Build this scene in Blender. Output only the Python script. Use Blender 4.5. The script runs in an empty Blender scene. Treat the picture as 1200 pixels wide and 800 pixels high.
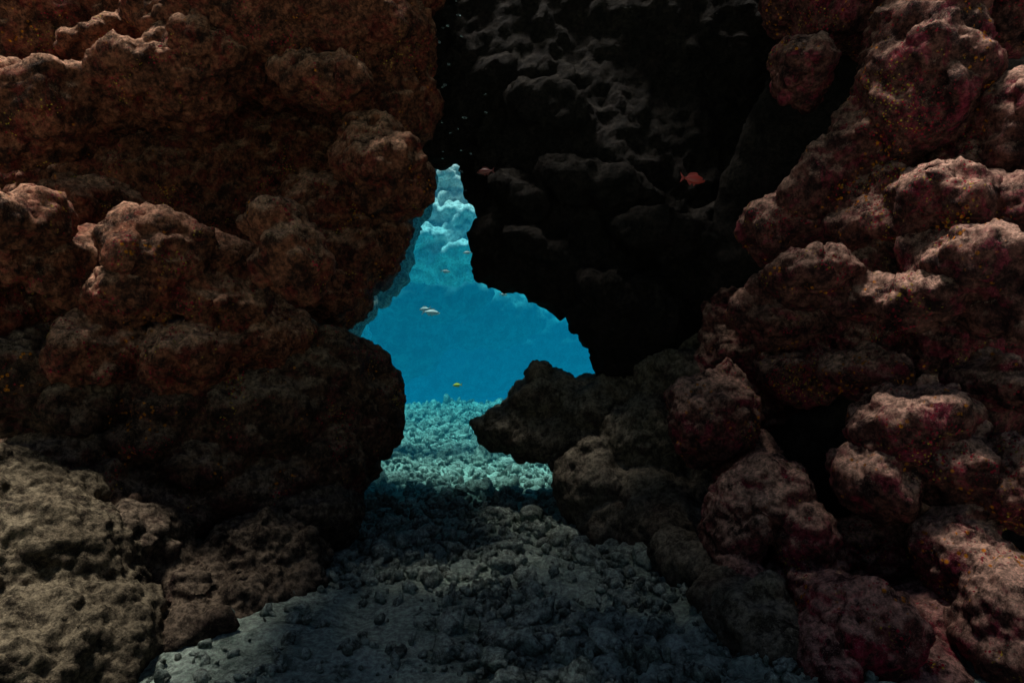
import bpy, bmesh, math, random
import numpy as np
from mathutils import Vector, Matrix, Euler, noise
from mathutils.bvhtree import BVHTree

random.seed(7)
scene = bpy.context.scene
scene.view_settings.view_transform = 'Standard'
scene.view_settings.look = 'None'
scene.view_settings.exposure = 0
col = scene.collection

# ------------------------------------------------------------ world / light
SUN_EL, SUN_AZ = math.radians(81), math.radians(262)   # azimuth clockwise from +Y
w = bpy.data.worlds.new("World"); scene.world = w; w.use_nodes = True
nt = w.node_tree
sky = nt.nodes.new('ShaderNodeTexSky'); sky.sky_type = 'NISHITA'; sky.sun_disc = False
sky.sun_elevation = SUN_EL; sky.sun_rotation = SUN_AZ
nt.links.new(sky.outputs[0], nt.nodes['Background'].inputs[0])
nt.nodes['Background'].inputs[1].default_value = 0.026
sl = bpy.data.lights.new("sun", 'SUN'); sl.energy = 5.0; sl.angle = math.radians(14); sl.color = (1, .93, .84)
so = bpy.data.objects.new("sun", sl); col.objects.link(so)
d = Vector((math.sin(SUN_AZ)*math.cos(SUN_EL), math.cos(SUN_AZ)*math.cos(SUN_EL), math.sin(SUN_EL)))
so.rotation_euler = d.to_track_quat('Z', 'Y').to_euler(); so.location = d*20

cam = bpy.data.cameras.new("camera"); co = bpy.data.objects.new("camera", cam); col.objects.link(co)
co.location = (0, 0, 1); co.rotation_euler = (math.radians(90), 0, 0)
cam.lens = 24; cam.sensor_width = 36; cam.clip_end = 500; cam.clip_start = .05
scene.camera = co

# ------------------------------------------------------------ materials
def rock_mat(name, dark, mid, crust, sed, sed_amt=.6, crust_amt=.5, specks=True, scale=1.0, grain=.8, up0=.1, spz=0.0):
    m = bpy.data.materials.new(name); m.use_nodes = True
    n = m.node_tree; N = n.nodes; L = n.links
    b = N['Principled BSDF']; b.inputs['Roughness'].default_value = .85
    b.inputs['Specular IOR Level'].default_value = .15
    geo = N.new('ShaderNodeNewGeometry')
    def nz(s, det=6, ro=.6, dist=0):
        t = N.new('ShaderNodeTexNoise'); t.inputs['Scale'].default_value = s*scale
        t.inputs['Detail'].default_value = det; t.inputs['Roughness'].default_value = ro
        t.inputs['Distortion'].default_value = dist
        L.new(geo.outputs['Position'], t.inputs['Vector']); return t
    def ramp(src, a, bb):
        r = N.new('ShaderNodeMapRange'); r.inputs[1].default_value = a; r.inputs[2].default_value = bb
        L.new(src, r.inputs[0]); return r.outputs[0]
    def mix(f, a, bb, mode='MIX'):
        x = N.new('ShaderNodeMix'); x.data_type = 'RGBA'; x.blend_type = mode
        if isinstance(f, (int, float)): x.inputs[0].default_value = f
        else: L.new(f, x.inputs[0])
        for s, i in ((a, 6), (bb, 7)):
            if isinstance(s, tuple): x.inputs[i].default_value = (*s, 1)
            else: L.new(s, x.inputs[i])
        return x.outputs[2]
    def mul(a, bb):
        x = N.new('ShaderNodeMath'); x.operation = 'MULTIPLY'
        L.new(a, x.inputs[0])
        if isinstance(bb, (int, float)): x.inputs[1].default_value = bb
        else: L.new(bb, x.inputs[1])
        return x.outputs[0]
    n1 = nz(11, 7, .76); n2 = nz(6.0, 8, .78, .7); n3 = nz(45, 5, .75); n6 = nz(210, 2, .6); n7 = nz(2.3, 5, .6)
    c = mix(ramp(n1.outputs[0], .42, .58), dark, mid)
    c = mix(mul(ramp(n2.outputs[0], .52, .57), crust_amt), c, crust)
    # sediment on faces that look up
    sx = N.new('ShaderNodeSeparateXYZ'); L.new(geo.outputs['Normal'], sx.inputs[0])
    up = ramp(sx.outputs[2], up0, .8)
    sedm = mul(mul(mul(up, ramp(n1.outputs[0], .38, .50)), ramp(n7.outputs[0], .30, .52)), sed_amt)
    c = mix(sedm, c, sed)
    c = mix(mul(mul(ramp(n6.outputs[0], .56, .66), ramp(sx.outputs[2], -.3, .5)), .45), c, tuple(min(.8, x*1.2) for x in sed))
    if specks:
        for sc, rgb, th, zone in ((34, (.80, .27, .02), .20, .58), (62, (.65, .45, .05), .20, .58), (60, (.45, .02, .05), .24, .555)):
            zone += spz
            v = N.new('ShaderNodeTexVoronoi'); v.inputs['Scale'].default_value = sc
            L.new(geo.outputs['Position'], v.inputs['Vector'])
            z = nz(2.2+sc*.03, 6, .7, .3)
            f = mul(ramp(v.outputs['Distance'], th+.1, th), ramp(z.outputs[0], zone-.02, zone+.02))
            c = mix(f, c, rgb)
    r = N.new('ShaderNodeValToRGB')
    r.color_ramp.elements[0].position = .40; r.color_ramp.elements[0].color = (.12, .11, .10, 1)
    r.color_ramp.elements[1].position = .60; r.color_ramp.elements[1].color = (1.5, 1.45, 1.4, 1)
    L.new(n3.outputs[0], r.inputs[0])
    c = mix(grain, c, mix(1.0, c, r.outputs[0], 'MULTIPLY'))
    L.new(c, b.inputs['Base Color'])
    bp = N.new('ShaderNodeBump'); bp.inputs['Strength'].default_value = 1; bp.inputs['Distance'].default_value = .035*grain/.7
    L.new(n3.outputs[0], bp.inputs['Height'])
    n5 = nz(150, 3, .75)
    bp2 = N.new('ShaderNodeBump'); bp2.inputs['Strength'].default_value = 1; bp2.inputs['Distance'].default_value = .011
    L.new(n5.outputs[0], bp2.inputs['Height']); L.new(bp.outputs[0], bp2.inputs['Normal'])
    L.new(bp2.outputs[0], b.inputs['Normal'])
    return m

M_left = rock_mat("red_brown_reef_rock", (.05, .018, .012), (.34, .12, .068), (.31, .035, .03), (.92, .52, .35), 1, .45, grain=.72, up0=.12, spz=.02)
M_leftlow = rock_mat("brown_reef_rock", (.035, .02, .014), (.16, .085, .056), (.18, .028, .035), (.47, .34, .24), .9, .4, grain=.75, spz=.01)
M_sandy = rock_mat("sandy_reef_rock", (.05, .038, .026), (.17, .13, .085), (.11, .065, .05), (.33, .28, .19), .9, .3, False, grain=.75)
M_knob = rock_mat("grey_brown_reef_rock", (.035, .025, .02), (.13, .095, .068), (.13, .055, .05), (.32, .25, .18), .85, .3, False, grain=.75)
M_right = rock_mat("purple_pink_reef_rock", (.04, .014, .016), (.25, .095, .08), (.42, .03, .085), (.84, .51, .40), 1, .5, grain=.72, up0=.15)
M_crim = rock_mat("crimson_reef_rock", (.06, .018, .022), (.30, .09, .085), (.50, .025, .08), (.80, .45, .38), .85, .7, grain=.7, up0=.25)
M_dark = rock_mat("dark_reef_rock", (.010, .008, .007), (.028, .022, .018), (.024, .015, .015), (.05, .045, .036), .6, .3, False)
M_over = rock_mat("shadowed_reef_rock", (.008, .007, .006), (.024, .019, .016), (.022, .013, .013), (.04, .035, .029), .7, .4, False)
M_olive = rock_mat("olive_reef_rock", (.07, .058, .042), (.21, .175, .122), (.16, .09, .08), (.42, .37, .28), .88, .3, False, 1, .65)
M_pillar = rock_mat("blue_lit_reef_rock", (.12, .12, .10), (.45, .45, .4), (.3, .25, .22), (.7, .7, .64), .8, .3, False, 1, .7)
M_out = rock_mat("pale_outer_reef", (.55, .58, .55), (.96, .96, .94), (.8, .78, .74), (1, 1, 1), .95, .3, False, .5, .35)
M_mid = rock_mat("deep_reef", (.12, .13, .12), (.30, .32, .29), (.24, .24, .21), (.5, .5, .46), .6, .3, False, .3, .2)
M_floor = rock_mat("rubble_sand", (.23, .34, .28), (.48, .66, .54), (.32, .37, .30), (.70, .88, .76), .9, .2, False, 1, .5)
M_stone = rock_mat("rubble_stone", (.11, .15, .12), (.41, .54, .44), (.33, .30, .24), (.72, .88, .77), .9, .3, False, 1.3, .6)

# ------------------------------------------------------------ helpers
def link(name, me, mat, label=None, cat=None, kind=None, group=None, loc=(0, 0, 0)):
    o = bpy.data.objects.new(name, me); col.objects.link(o); o.location = loc
    if mat: me.materials.clear(); me.materials.append(mat)
    if label: o["label"] = label
    if cat: o["category"] = cat
    if kind: o["kind"] = kind
    if group: o["group"] = group
    return o

TEX = {}
def tex(kind, size, depth=3):
    k = (kind, size)
    if k not in TEX:
        t = bpy.data.textures.new("%s_%s" % k, kind); t.noise_scale = size
        if kind == 'CLOUDS': t.noise_depth = depth
        if kind == 'VORONOI': t.distance_metric = 'DISTANCE'; t.noise_intensity = 1.0
        TEX[k] = t
    return TEX[k]

# rock lobes are surveyed from a station at (0, 0, 1): bearing and height read in 1/800 of
# the forward distance (with 600 / 400 as the zero readings), plus the distance in metres
def to_world(px, py, Y):
    return Vector(((px-600)*Y/800, Y, 1-(py-400)*Y/800))

def rock(name, lobes, mat, label, cat="rock", voxel=.02, knobs=9, rough=1.0, kind=None, pix=True, seed=1, smooth=2, big=1.0):
    rnd = random.Random(seed)
    bm = bmesh.new()
    cs = []
    for lb in lobes:
        px, py, Y, rx, rz, ry = lb[:6]; tilt = lb[6] if len(lb) > 6 else 0
        if pix:
            c = to_world(px, py, Y); rx *= Y/800; rz *= Y/800
        else:
            c = Vector((px, Y, py))
        cs.append(c)
        R = Euler((rnd.uniform(-.15, .15), math.radians(tilt), rnd.uniform(-.2, .2))).to_matrix().to_4x4()
        S = Matrix.Diagonal((rx, ry, rz, 1))
        M = Matrix.Translation(c) @ R @ S
        bmesh.ops.create_icosphere(bm, subdivisions=4 if rx > .2 else 3, radius=1, matrix=M)
        mr = min(.3, (rx*ry*rz)**(1/3)) if pix else (rx*ry*rz)**(1/3)
        bigr = rx*rz/(mr*mr)
        for k in range(int(knobs*max(1, min(4, bigr)))):
            v = Vector((rnd.gauss(0, 1), rnd.gauss(-.5, .8), rnd.gauss(0, 1))).normalized()
            p = M @ (v*.9)
            r = mr*rnd.uniform(.14, .38)
            bmesh.ops.create_icosphere(bm, subdivisions=2, radius=r,
                matrix=Matrix.Translation(p) @ Euler((rnd.random()*3, rnd.random()*3, 0)).to_matrix().to_4x4() @ Matrix.Diagonal((1.35, .9, .75, 1)))
    org = sum(cs, Vector())/len(cs)
    zmin = min(v.co.z for v in bm.verts); org.z = zmin
    bmesh.ops.translate(bm, verts=bm.verts, vec=-org)
    me = bpy.data.meshes.new(name); bm.to_mesh(me); bm.free()
    o = link(name, me, mat, label, cat, kind, None, org)
    m = o.modifiers.new("r", 'REMESH'); m.mode = 'VOXEL'; m.voxel_size = voxel
    m = o.modifiers.new("s", 'SMOOTH'); m.iterations = smooth; m.factor = .5
    for kd, size, st, mid in (('CLOUDS', .45, .12*big, .5), ('VORONOI', .24, .06*big, .45), ('CLOUDS', .16, .075, .5), ('VORONOI', .11, .045, .38), ('CLOUDS', .055, .05, .5), ('VORONOI', .035, .028, .4)):
        if size < voxel*1.6: continue
        m = o.modifiers.new("d", 'DISPLACE'); m.texture = tex(kd, size); m.texture_coords = 'GLOBAL'
        m.strength = st*rough; m.mid_level = mid
    dg = bpy.context.evaluated_depsgraph_get()
    me2 = bpy.data.meshes.new_from_object(o.evaluated_get(dg))
    o.modifiers.clear(); o.data = me2; bpy.data.meshes.remove(me)
    if not me2.materials: me2.materials.append(mat)
    me2.polygons.foreach_set("use_smooth", [True]*len(me2.polygons))
    return o

# ------------------------------------------------------------ rocks
rock("reef_wall", [
    (330,55,3.75,170,54,.6),(425,60,3.85,85,66,.45),(462,115,4.0,50,50,.4),(200,92,3.5,110,38,.35,-15),(60,140,3.4,85,45,.3,-25),
    (60,40,3.9,90,60,.35),(150,20,4.0,90,50,.35),(380,96,3.45,60,24,.25,10),(290,40,3.5,60,24,.3),(130,60,3.6,50,24,.25,-20),
    (455,208,3.5,48,34,.25),(440,190,3.7,36,50,.3),(400,275,4.15,80,70,.35),(370,335,4.15,66,52,.35),
    (325,262,2.95,32,22,.16),(342,300,2.95,34,38,.2),(290,315,3.2,40,30,.2),
    (190,300,3.0,60,34,.25,25),(170,345,3.05,60,30,.3,-10),(30,255,2.75,36,28,.2),(30,300,2.9,36,40,.2),(270,350,3.2,50,34,.3),
    (90,330,3.1,36,45,.3,20),(0,350,3.0,40,60,.3),(105,235,3.5,50,32,.22),
    (230,420,3.15,60,40,.25,-20),(130,400,3.1,50,36,.25,15),(310,390,3.4,50,36,.3),
    (200,240,4.8,280,200,.45),(250,-90,4.3,240,90,.5),(470,-30,4.3,60,60,.4),
    ], M_left, "massive red-brown encrusted reef wall overhanging the passage", "reef wall", .017, 2, 1.0, seed=3, big=1.5)
rock("reef_boulder", [
    (240,480,3.5,150,60,.4),(370,450,3.8,80,58,.5),(408,480,3.9,58,66,.4),(370,550,3.7,60,75,.4),(110,470,3.2,60,40,.3),
    (290,570,3.4,80,40,.3),(170,590,3.1,80,40,.3,20),(30,440,3.1,60,60,.35),(220,540,3.3,80,36,.3,-10),(100,540,3.2,70,50,.35),
    (200,465,3.2,50,34,.2),(270,460,3.3,44,34,.2),(180,510,3.15,44,30,.2),(320,500,3.4,50,34,.22),
    (200,540,3.9,240,130,.4),
    ], M_leftlow, "bulky dark brown boulder with pitted orange-speckled surface under the reef wall", "boulder", .017, 4, .95, seed=4, big=1.3)
rock("reef_slope", [
    (-10,600,2.5,90,70,.35,35),(55,680,2.45,120,90,.35,42),(115,760,2.3,85,70,.3,40),(10,790,2.1,100,90,.4),(-40,680,2.4,90,160,.5),
    (50,600,2.6,60,40,.25,35),
    ], M_sandy, "sediment-dusted olive tan reef slope running down to the sand", "reef slope", .013, 6, .85, seed=5, smooth=2)
rock("reef_rock", [
    (235,690,2.75,50,48,.22),(300,645,3.0,55,40,.22),(375,608,3.35,42,40,.25),(340,672,3.0,50,30,.25,-20),(225,735,2.5,40,34,.2),
    (165,640,2.75,50,50,.25),(290,705,2.75,46,30,.22,-25),
    ], M_knob, "low knobbly grey-brown rock at the foot of the boulder", "rock", .013, 7, .95, seed=6)
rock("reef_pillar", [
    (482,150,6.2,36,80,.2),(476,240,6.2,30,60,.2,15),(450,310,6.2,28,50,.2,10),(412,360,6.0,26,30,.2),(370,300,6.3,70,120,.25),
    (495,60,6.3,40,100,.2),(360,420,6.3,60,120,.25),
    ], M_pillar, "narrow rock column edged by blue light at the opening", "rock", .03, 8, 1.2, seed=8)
overhang = rock("overhanging_rock", [
    (645,200,4.4,98,130,.18),(598,290,4.35,52,48,.15),(675,318,4.3,70,50,.2),(742,370,4.2,70,52,.3),(605,80,4.4,80,120,.16),
    (800,170,4.6,220,200,.35),(870,330,4.3,120,90,.4),(800,0,4.5,220,120,.3),(560,30,4.4,60,100,.15),(525,110,4.4,50,75,.15),
    (512,175,4.45,24,24,.14),(740,415,4.3,42,40,.25),
    (640,130,4.2,60,26,.15,20),(700,220,4.15,80,24,.2,15),(610,230,4.2,40,24,.14,40),(790,280,4.0,70,26,.2,20),(650,300,4.15,60,18,.15,25),(720,350,4.0,50,18,.15,30),
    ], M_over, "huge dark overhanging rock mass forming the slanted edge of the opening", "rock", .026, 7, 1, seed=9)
rock("rock_ledge", [
    (598,500,4.5,38,24,.28,-8),(620,490,4.5,36,30,.3,-20),(640,466,4.5,42,28,.35,-15),(645,514,4.4,50,26,.3,8),(695,480,4.4,50,38,.35),(750,470,4.3,60,46,.3),(690,522,4.3,46,32,.28),
    ], M_olive, "low olive ledge rock jutting out over the rubble floor", "rock", .015, 3, .8, seed=10, smooth=2)
rock("reef_boulder", [
    (700,568,4.0,50,48,.3),(765,515,4.0,60,56,.3),(800,440,4.15,60,30,.35),(780,625,3.6,60,46,.3),(725,612,3.8,44,34,.25),
    (850,430,4.2,70,45,.35),(840,600,3.9,60,80,.4),(770,590,3.8,50,50,.25),(815,665,3.0,46,36,.22,25),(860,705,2.65,46,40,.2,25),(895,750,2.35,46,46,.2),
    ], M_olive, "stacked dark greenish boulders beside the passage floor", "boulder", .016, 3, .75, seed=11, smooth=3)
rock("reef_wall", [
    (1075,80,2.95,62,100,.32,12),(945,82,3.2,34,34,.2),(1010,150,3.1,26,50,.2,25),(965,205,3.2,30,60,.22,35),(925,270,3.4,50,34,.25),
    (1010,250,3.0,26,48,.18,20),(950,325,2.95,56,32,.25),(1020,345,2.85,44,24,.22),(1090,245,2.75,56,34,.25,25),(1130,310,2.6,56,40,.28,30),
    (1070,350,2.65,46,22,.2),(1185,345,2.5,36,60,.25),(1195,150,2.7,30,60,.2),(1190,250,2.6,30,40,.2),
    (1135,195,3.0,46,50,.25),(1060,490,2.7,62,38,.25,-10),(1020,560,2.7,44,30,.22,20),(1115,545,2.6,46,34,.22,20),(1010,440,3.2,46,22,.22),
    (1165,450,2.8,50,26,.25),(930,440,3.6,46,28,.25,10),(830,490,3.4,48,50,.28),(870,545,3.5,32,32,.25),(900,375,3.6,46,30,.25,20),
    (1000,400,3.8,80,260,.2),(1130,380,3.6,80,260,.2),(880,440,3.9,70,120,.2),
    (1190,10,3.0,60,60,.3),(1000,10,3.5,60,50,.3),(960,-20,3.7,60,60,.3),
    ], M_right, "lumpy purple-pink encrusted reef wall with deep crevices", "reef wall", .015, 4, .85, seed=12, smooth=2, big=1.5)
rock("reef_rock", [
    (895,580,2.9,54,40,.22,-10),(935,635,2.8,36,60,.2,-12),(862,622,2.85,30,50,.2,12),(870,690,2.7,32,40,.16,-30),(900,740,2.5,50,30,.18,30),(950,690,2.7,34,36,.18),
    (820,670,3.1,40,40,.2),(920,710,2.8,60,50,.2),
    ], M_right, "elongated mauve knobbly rock curling around a dark hole", "rock", .012, 3, .75, seed=13, smooth=2)
rock("reef_boulder", [(1003,732,2.3,58,60,.22),(955,775,2.25,40,50,.2,20),(1050,790,2.3,70,50,.2),(1080,750,2.5,40,60,.2)],
    M_crim, "rounded mauve boulder crusted with crimson algae on the sand", "boulder", .010, 3, .6, seed=14, smooth=3)
rock("reef_boulder", [(1130,655,2.5,52,54,.2),(1190,570,2.5,40,55,.22),(1190,740,2.2,50,70,.22),(1120,740,2.6,50,60,.22),(1150,800,2.4,80,50,.25),
    (1030,655,2.95,60,60,.2),(1060,620,3.0,60,60,.2)],
    M_right, "mauve boulder cluster leaning against the reef wall", "boulder", .012, 3, .75, seed=15, smooth=2)
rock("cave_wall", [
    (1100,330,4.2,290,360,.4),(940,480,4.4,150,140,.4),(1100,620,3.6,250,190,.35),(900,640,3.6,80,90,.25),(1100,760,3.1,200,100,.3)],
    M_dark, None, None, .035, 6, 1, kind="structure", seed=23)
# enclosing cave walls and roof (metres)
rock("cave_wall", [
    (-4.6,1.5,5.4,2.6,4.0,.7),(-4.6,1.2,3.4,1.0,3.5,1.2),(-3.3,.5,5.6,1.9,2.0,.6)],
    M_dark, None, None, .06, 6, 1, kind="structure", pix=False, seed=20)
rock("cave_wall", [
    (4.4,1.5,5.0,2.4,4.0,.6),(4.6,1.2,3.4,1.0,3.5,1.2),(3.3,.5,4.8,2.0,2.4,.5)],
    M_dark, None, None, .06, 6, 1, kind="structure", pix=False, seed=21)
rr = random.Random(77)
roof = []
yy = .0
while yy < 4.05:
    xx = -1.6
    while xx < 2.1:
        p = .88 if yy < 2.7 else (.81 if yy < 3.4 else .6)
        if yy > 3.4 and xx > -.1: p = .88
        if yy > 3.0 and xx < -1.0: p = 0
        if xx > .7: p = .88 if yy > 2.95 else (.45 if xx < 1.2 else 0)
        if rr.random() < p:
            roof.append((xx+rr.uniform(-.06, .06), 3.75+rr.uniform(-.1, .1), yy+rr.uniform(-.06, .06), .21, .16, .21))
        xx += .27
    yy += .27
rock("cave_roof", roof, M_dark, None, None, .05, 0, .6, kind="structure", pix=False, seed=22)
# outer reef
K = 3.9
rock("coral_reef", [(px, py, Y+K, rx, rz, ry*1.4) for px, py, Y, rx, rz, ry in [
    (520,215,8.3,40,20,.4),(495,250,8.0,40,13,.35),(545,258,7.9,36,13,.35),(500,282,7.7,40,11,.35),(545,300,7.6,36,11,.35),(470,200,8.5,60,60,.5),(560,190,8.6,70,50,.5),
    (520,80,9.2,140,100,.7),(450,293,8.0,30,14,.35),(600,280,8.5,60,40,.4),(520,233,8.15,30,9,.3),(530,275,7.8,22,8,.25),(510,304,7.7,30,9,.25),(535,320,7.9,34,7,.25),(490,322,8.2,34,8,.25),
    (400,250,8.6,60,120,.5),(380,400,8.8,50,140,.5),
    ]], M_out, "sunlit pale coral reef seen across open blue water", "reef", .04, 30, 1.9, seed=30)
rock("coral_reef", [
    (500,345,16,80,34,.9),(560,370,18,80,40,1),(450,370,17,90,80,1),(630,390,21,90,60,1.2),(520,410,21,120,60,1.2),
    (600,430,24,160,60,1.5),(690,430,26,90,60,1.5),(440,430,22,90,60,1.5)],
    M_mid, "pale reef slope sinking into hazy blue water", "reef", .12, 14, 3.0, seed=32)
rock("coral_reef", [
    (640,430,36,90,80,2),(540,440,36,140,70,2),(760,400,32,90,100,2),(400,400,32,90,130,2)],
    M_mid, "distant reef slope fading into blue haze", "reef", .25, 12, 3, seed=31)

# ------------------------------------------------------------ ground
def ghz(x, y):
    z = .05*noise.noise(Vector((x*.9, y*.9, 3))) + .03*noise.noise(Vector((x*2.7, y*2.7, 9)))
    if y < 40:
        k = 1 if y < 14 else .3
        if y < 3.0 and x < -.1: k = .5
        z += .04*noise.fractal(Vector((x*8, y*8, 1)), .8, 2.1, 4)*k
    z += -.05
    if y > 11.0: z -= min(6, (y-11.0)**1.3*.35)
    return z
def axis(lo, hi, step, far, k=1.25):
    a = list(np.arange(lo, hi, step)); s = step
    while a[-1] < far: s *= k; a.append(a[-1]+s)
    s = step
    while a[0] > -far: s *= k; a.insert(0, a[0]-s)
    return a
xs = axis(-2.6, 2.6, .024, 120); ys = axis(1.2, 9, .024, 120, 1.04)
vs = [[(x, y, ghz(x, y)) for x in xs] for y in ys]
me = bpy.data.meshes.new("seabed")
verts = [v for r in vs for v in r]; nx = len(xs)
faces = [(j*nx+i, j*nx+i+1, (j+1)*nx+i+1, (j+1)*nx+i) for j in range(len(ys)-1) for i in range(nx-1)]
me.from_pydata(verts, [], faces); me.polygons.foreach_set("use_smooth", [True]*len(faces))
link("seabed", me, M_floor, kind="structure")

# rubble
def stone_mesh(i, sub=3):
    rnd = random.Random(100+i)
    bm = bmesh.new(); bmesh.ops.create_icosphere(bm, subdivisions=sub, radius=1)
    sx, sy, sz = rnd.uniform(.7, 1.5), rnd.uniform(.6, 1), rnd.uniform(.5, .85)
    off = Vector((i*7.3, 2, 5))
    for v in bm.verts:
        p = v.co.copy()
        f = 1+.45*noise.noise(p*1.3+off)+.28*noise.noise(p*3+off)+.12*noise.noise(p*7+off)
        v.co = Vector((p.x*sx, p.y*sy, p.z*sz))*f
    me = bpy.data.meshes.new("rubble_stone"); bm.to_mesh(me); bm.free()
    me.polygons.foreach_set("use_smooth", [True]*len(me.polygons)); me.materials.append(M_stone)
    return me
stones = [stone_mesh(i, 3) for i in range(18)]
rnd = random.Random(5)
for k in range(295):
    t = rnd.random()
    y = 2.0+6.0*t**1.25
    xc = .05; half = .75+.08*y
    x = rnd.uniform(-half, half)+xc
    if y < 2.9 and x < -.3 and rnd.random() < .65: x = rnd.uniform(-.2, .8)
    r = (.018+.046*rnd.random()**2.0)*(1+.22*(y-2))
    o = link("coral_rubble", stones[k % 18], None, "broken piece of dead coral lying on the sand", "coral rubble", None, "coral rubble on the seabed",
             (x, y, ghz(x, y)+r*.3))
    o.rotation_euler = (rnd.uniform(-.5, .5), rnd.uniform(-.5, .5), rnd.random()*6.3); o.scale = (r, r, r)
# fine gravel as stuff
V = []; F = []; base = 0
sm = [stone_mesh(50+i, 2) for i in range(8)]
arr = []
for m in sm:
    a = np.array([v.co[:] for v in m.vertices]); f = np.array([p.vertices[:] for p in m.polygons]); arr.append((a, f))
for k in range(12000):
    y = 1.9+9.5*rnd.random()**1.3; half = .9+.12*y
    x = rnd.uniform(-half, half)
    if y < 2.9 and x < -.3 and rnd.random() < .65: continue
    if noise.noise(Vector((x*2.2, y*2.2, 4))) < -.08 and rnd.random() < .6: continue
    r = (.006+.022*rnd.random()**2.2)*(1+.26*(y-2))
    a, f = arr[k % 8]; R = np.array(Euler((rnd.random()*6, rnd.random()*6, rnd.random()*6)).to_matrix())
    p = a @ R.T * r + np.array((x, y, ghz(x, y)+r*.4))
    V.append(p); F.append(f+base); base += len(a)
me = bpy.data.meshes.new("coral_gravel"); me.from_pydata(np.concatenate(V).tolist(), [], np.concatenate(F).tolist())
me.polygons.foreach_set("use_smooth", [True]*len(me.polygons))
link("coral_gravel", me, M_stone, "fine coral gravel strewn over the passage floor", "gravel", "stuff")

# ------------------------------------------------------------ water body
me = bpy.data.meshes.new("water"); bm = bmesh.new()
bmesh.ops.create_cube(bm, size=1, matrix=Matrix.Translation((0, 51.75, -2.6)) @ Matrix.Diagonal((160, 94.5, 11.0, 1)))
bm.to_mesh(me); bm.free()
mw = bpy.data.materials.new("blue_water"); mw.use_nodes = True; n = mw.node_tree
n.nodes.clear(); out = n.nodes.new('ShaderNodeOutputMaterial')
ab = n.nodes.new('ShaderNodeVolumeAbsorption'); em = n.nodes.new('ShaderNodeEmission'); ad = n.nodes.new('ShaderNodeAddShader')
ab.inputs['Density'].default_value = .25; ab.inputs['Color'].default_value = (.0, .80, .86, 1)
T = (.001, .22, .53); S = (.25, .050, .035)
em.inputs[0].default_value = (T[0]*S[0], T[1]*S[1], T[2]*S[2], 1); em.inputs[1].default_value = 1
n.links.new(ab.outputs[0], ad.inputs[0]); n.links.new(em.outputs[0], ad.inputs[1]); n.links.new(ad.outputs[0], out.inputs['Volume'])
link("water", me, mw, kind="structure")

# ------------------------------------------------------------ trapped air bubbles under the ceiling
mb = bpy.data.materials.new("air_bubble"); mb.use_nodes = True; N = mb.node_tree.nodes; b = N['Principled BSDF']
b.inputs['Metallic'].default_value = 1; b.inputs['Roughness'].default_value = .12; b.inputs['Base Color'].default_value = (.75, .95, 1, 1)
t = N.new('ShaderNodeTexNoise'); t.inputs['Scale'].default_value = 90
bpn = N.new('ShaderNodeBump'); bpn.inputs['Distance'].default_value = .01
mb.node_tree.links.new(t.outputs[0], bpn.inputs['Height']); mb.node_tree.links.new(bpn.outputs[0], b.inputs['Normal'])
bub = bpy.data.meshes.new("air_bubble"); bm = bmesh.new()
bmesh.ops.create_icosphere(bm, subdivisions=3, radius=1)
for v in bm.verts: v.co *= 1+.3*noise.noise(v.co*1.5)
bm.to_mesh(bub); bm.free(); bub.materials.append(mb); bub.polygons.foreach_set("use_smooth", [True]*len(bub.polygons))
bvh = BVHTree.FromPolygons([v.co+overhang.location for v in overhang.data.vertices], [tuple(p.vertices) for p in overhang.data.polygons])
for k in range(34):
    x = rnd.gauss(-.38, .10); z = rnd.uniform(1.95, 3.2)
    hit = bvh.ray_cast(Vector((x, 2.5, z)), Vector((0, 1, 0)))
    if hit[0] is None: continue
    o = link("air_bubble", bub, None, "tiny silvery air bubble trapped against the dark ceiling rock", "air bubble", None, "air bubbles on the ceiling", hit[0]-Vector((0, .006, 0)))
    r = rnd.uniform(.004, .012); o.scale = (r*rnd.uniform(1, 2), r, r*.6); o.rotation_euler = (0, rnd.uniform(-.6, .6), 0)

# ------------------------------------------------------------ fish
def flat_mat(name, c, ro=.4):
    m = bpy.data.materials.new(name); m.use_nodes = True; N = m.node_tree.nodes; L = m.node_tree.links; b = N['Principled BSDF']
    t = N.new('ShaderNodeTexNoise'); t.inputs['Scale'].default_value = 60
    mx = N.new('ShaderNodeMix'); mx.data_type = 'RGBA'; L.new(t.outputs[0], mx.inputs[0])
    mx.inputs[6].default_value = (*[x*.6 for x in c], 1); mx.inputs[7].default_value = (*[min(1, x*1.3) for x in c], 1)
    L.new(mx.outputs[2], b.inputs['Base Color']); b.inputs['Roughness'].default_value = ro
    return m
MF = {'red': flat_mat("red_fish_skin", (.38, .05, .04)), 'dim': flat_mat("dark_red_fish_skin", (.14, .025, .02)), 'yellow': flat_mat("yellow_fish_skin", (1, .8, .03)), 'silver': flat_mat("pale_fish_skin", (1, 1, 1)), 'eye': flat_mat("fish_eye", (.02, .02, .02), .1)}
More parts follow.
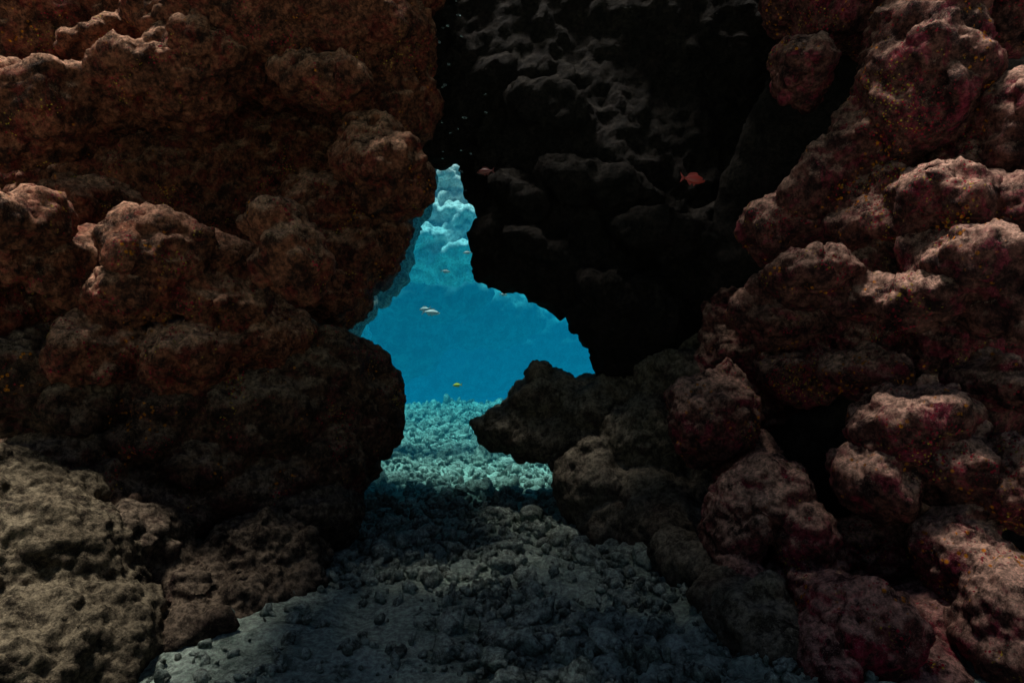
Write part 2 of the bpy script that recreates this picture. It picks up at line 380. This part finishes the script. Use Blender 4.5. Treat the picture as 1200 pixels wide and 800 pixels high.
def fish(pos, length, heading, c, label, deep=.36):
    prof = [(0, .02, .0), (.04, .28, -.02), (.12, .55, 0), (.25, .88, 0), (.4, 1, 0), (.55, .88, 0), (.7, .55, 0), (.8, .28, 0), (.86, .2, 0)]
    H = deep/2; W = .085; vs = []; fs = []; nseg = 12
    for (t, s, dz) in prof:
        for k in range(nseg):
            a = 2*math.pi*k/nseg; vs.append((.5-t, W*s**.8*math.cos(a), H*s*math.sin(a)+dz))
    for i in range(len(prof)-1):
        for k in range(nseg):
            fs.append((i*nseg+k, i*nseg+(k+1) % nseg, (i+1)*nseg+(k+1) % nseg, (i+1)*nseg+k))
    fs.append(tuple(range(nseg))); fs.append(tuple(reversed(range((len(prof)-1)*nseg, len(prof)*nseg))))
    me = bpy.data.meshes.new("fish"); me.from_pydata(vs, [], fs); me.polygons.foreach_set("use_smooth", [True]*len(fs))
    o = link("fish", me, MF[c], label, "fish", None, None, pos)
    o.rotation_euler = (0, math.radians(5), heading); o.scale = (length,)*3
    def part(nm, pts, thick=.012, mat=MF[c]):
        n_ = len(pts); v = [(x, -thick, z) for x, z in pts]+[(x, thick, z) for x, z in pts]
        f = [tuple(range(n_)), tuple(reversed(range(n_, 2*n_)))]+[(i, i+n_, (i+1) % n_+n_, (i+1) % n_) for i in range(n_)]
        m = bpy.data.meshes.new(nm); m.from_pydata(v, [], f); p = link(nm, m, mat); p.parent = o; return p
    part("tail_fin", [(-.34, .03), (-.42, .1), (-.52, .2), (-.47, .06), (-.45, 0), (-.47, -.06), (-.52, -.2), (-.42, -.1), (-.34, -.03)], .008)
    part("dorsal_fin", [(.22, H*.85), (.14, H+.09), (0, H+.08), (-.12, H+.05), (-.2, H*.9), (-.26, H*.3), (-.1, H*.6)], .006)
    part("anal_fin", [(-.02, -H*.8), (-.1, -H-.07), (-.2, -H*.8), (-.24, -H*.3)], .006)
    part("pelvic_fin", [(.12, -H*.9), (.05, -H-.09), (.0, -H*.9)], .006)
    for s in (1, -1):
        m = bpy.data.meshes.new("eye"); bm = bmesh.new(); bmesh.ops.create_uvsphere(bm, u_segments=10, v_segments=8, radius=.035); bm.to_mesh(m); bm.free()
        p = link("eye", m, MF['eye']); p.location = (.39, .048*s, .03); p.parent = o
fish(to_world(812, 210, 3.6), .14, math.radians(10), 'red', "red squirrelfish hovering in front of the dark cave rock")
fish(to_world(569, 201, 3.9), .10, math.radians(175), 'dim', "dim red squirrelfish near the top of the opening")
fish(to_world(536, 451, 5.6), .08, math.radians(170), 'yellow', "tiny yellow reef fish swimming over the rubble")
for (x, y, Y, l, h) in ((505, 366, 5.7, .15, 10), (498, 362, 5.9, .11, 160), (522, 318, 6, .09, 20), (548, 296, 6, .08, 190), (590, 345, 6, .08, 30)):
    fish(to_world(x, y, Y), l, math.radians(h), 'silver', "small pale reef fish in the open blue water", .3)
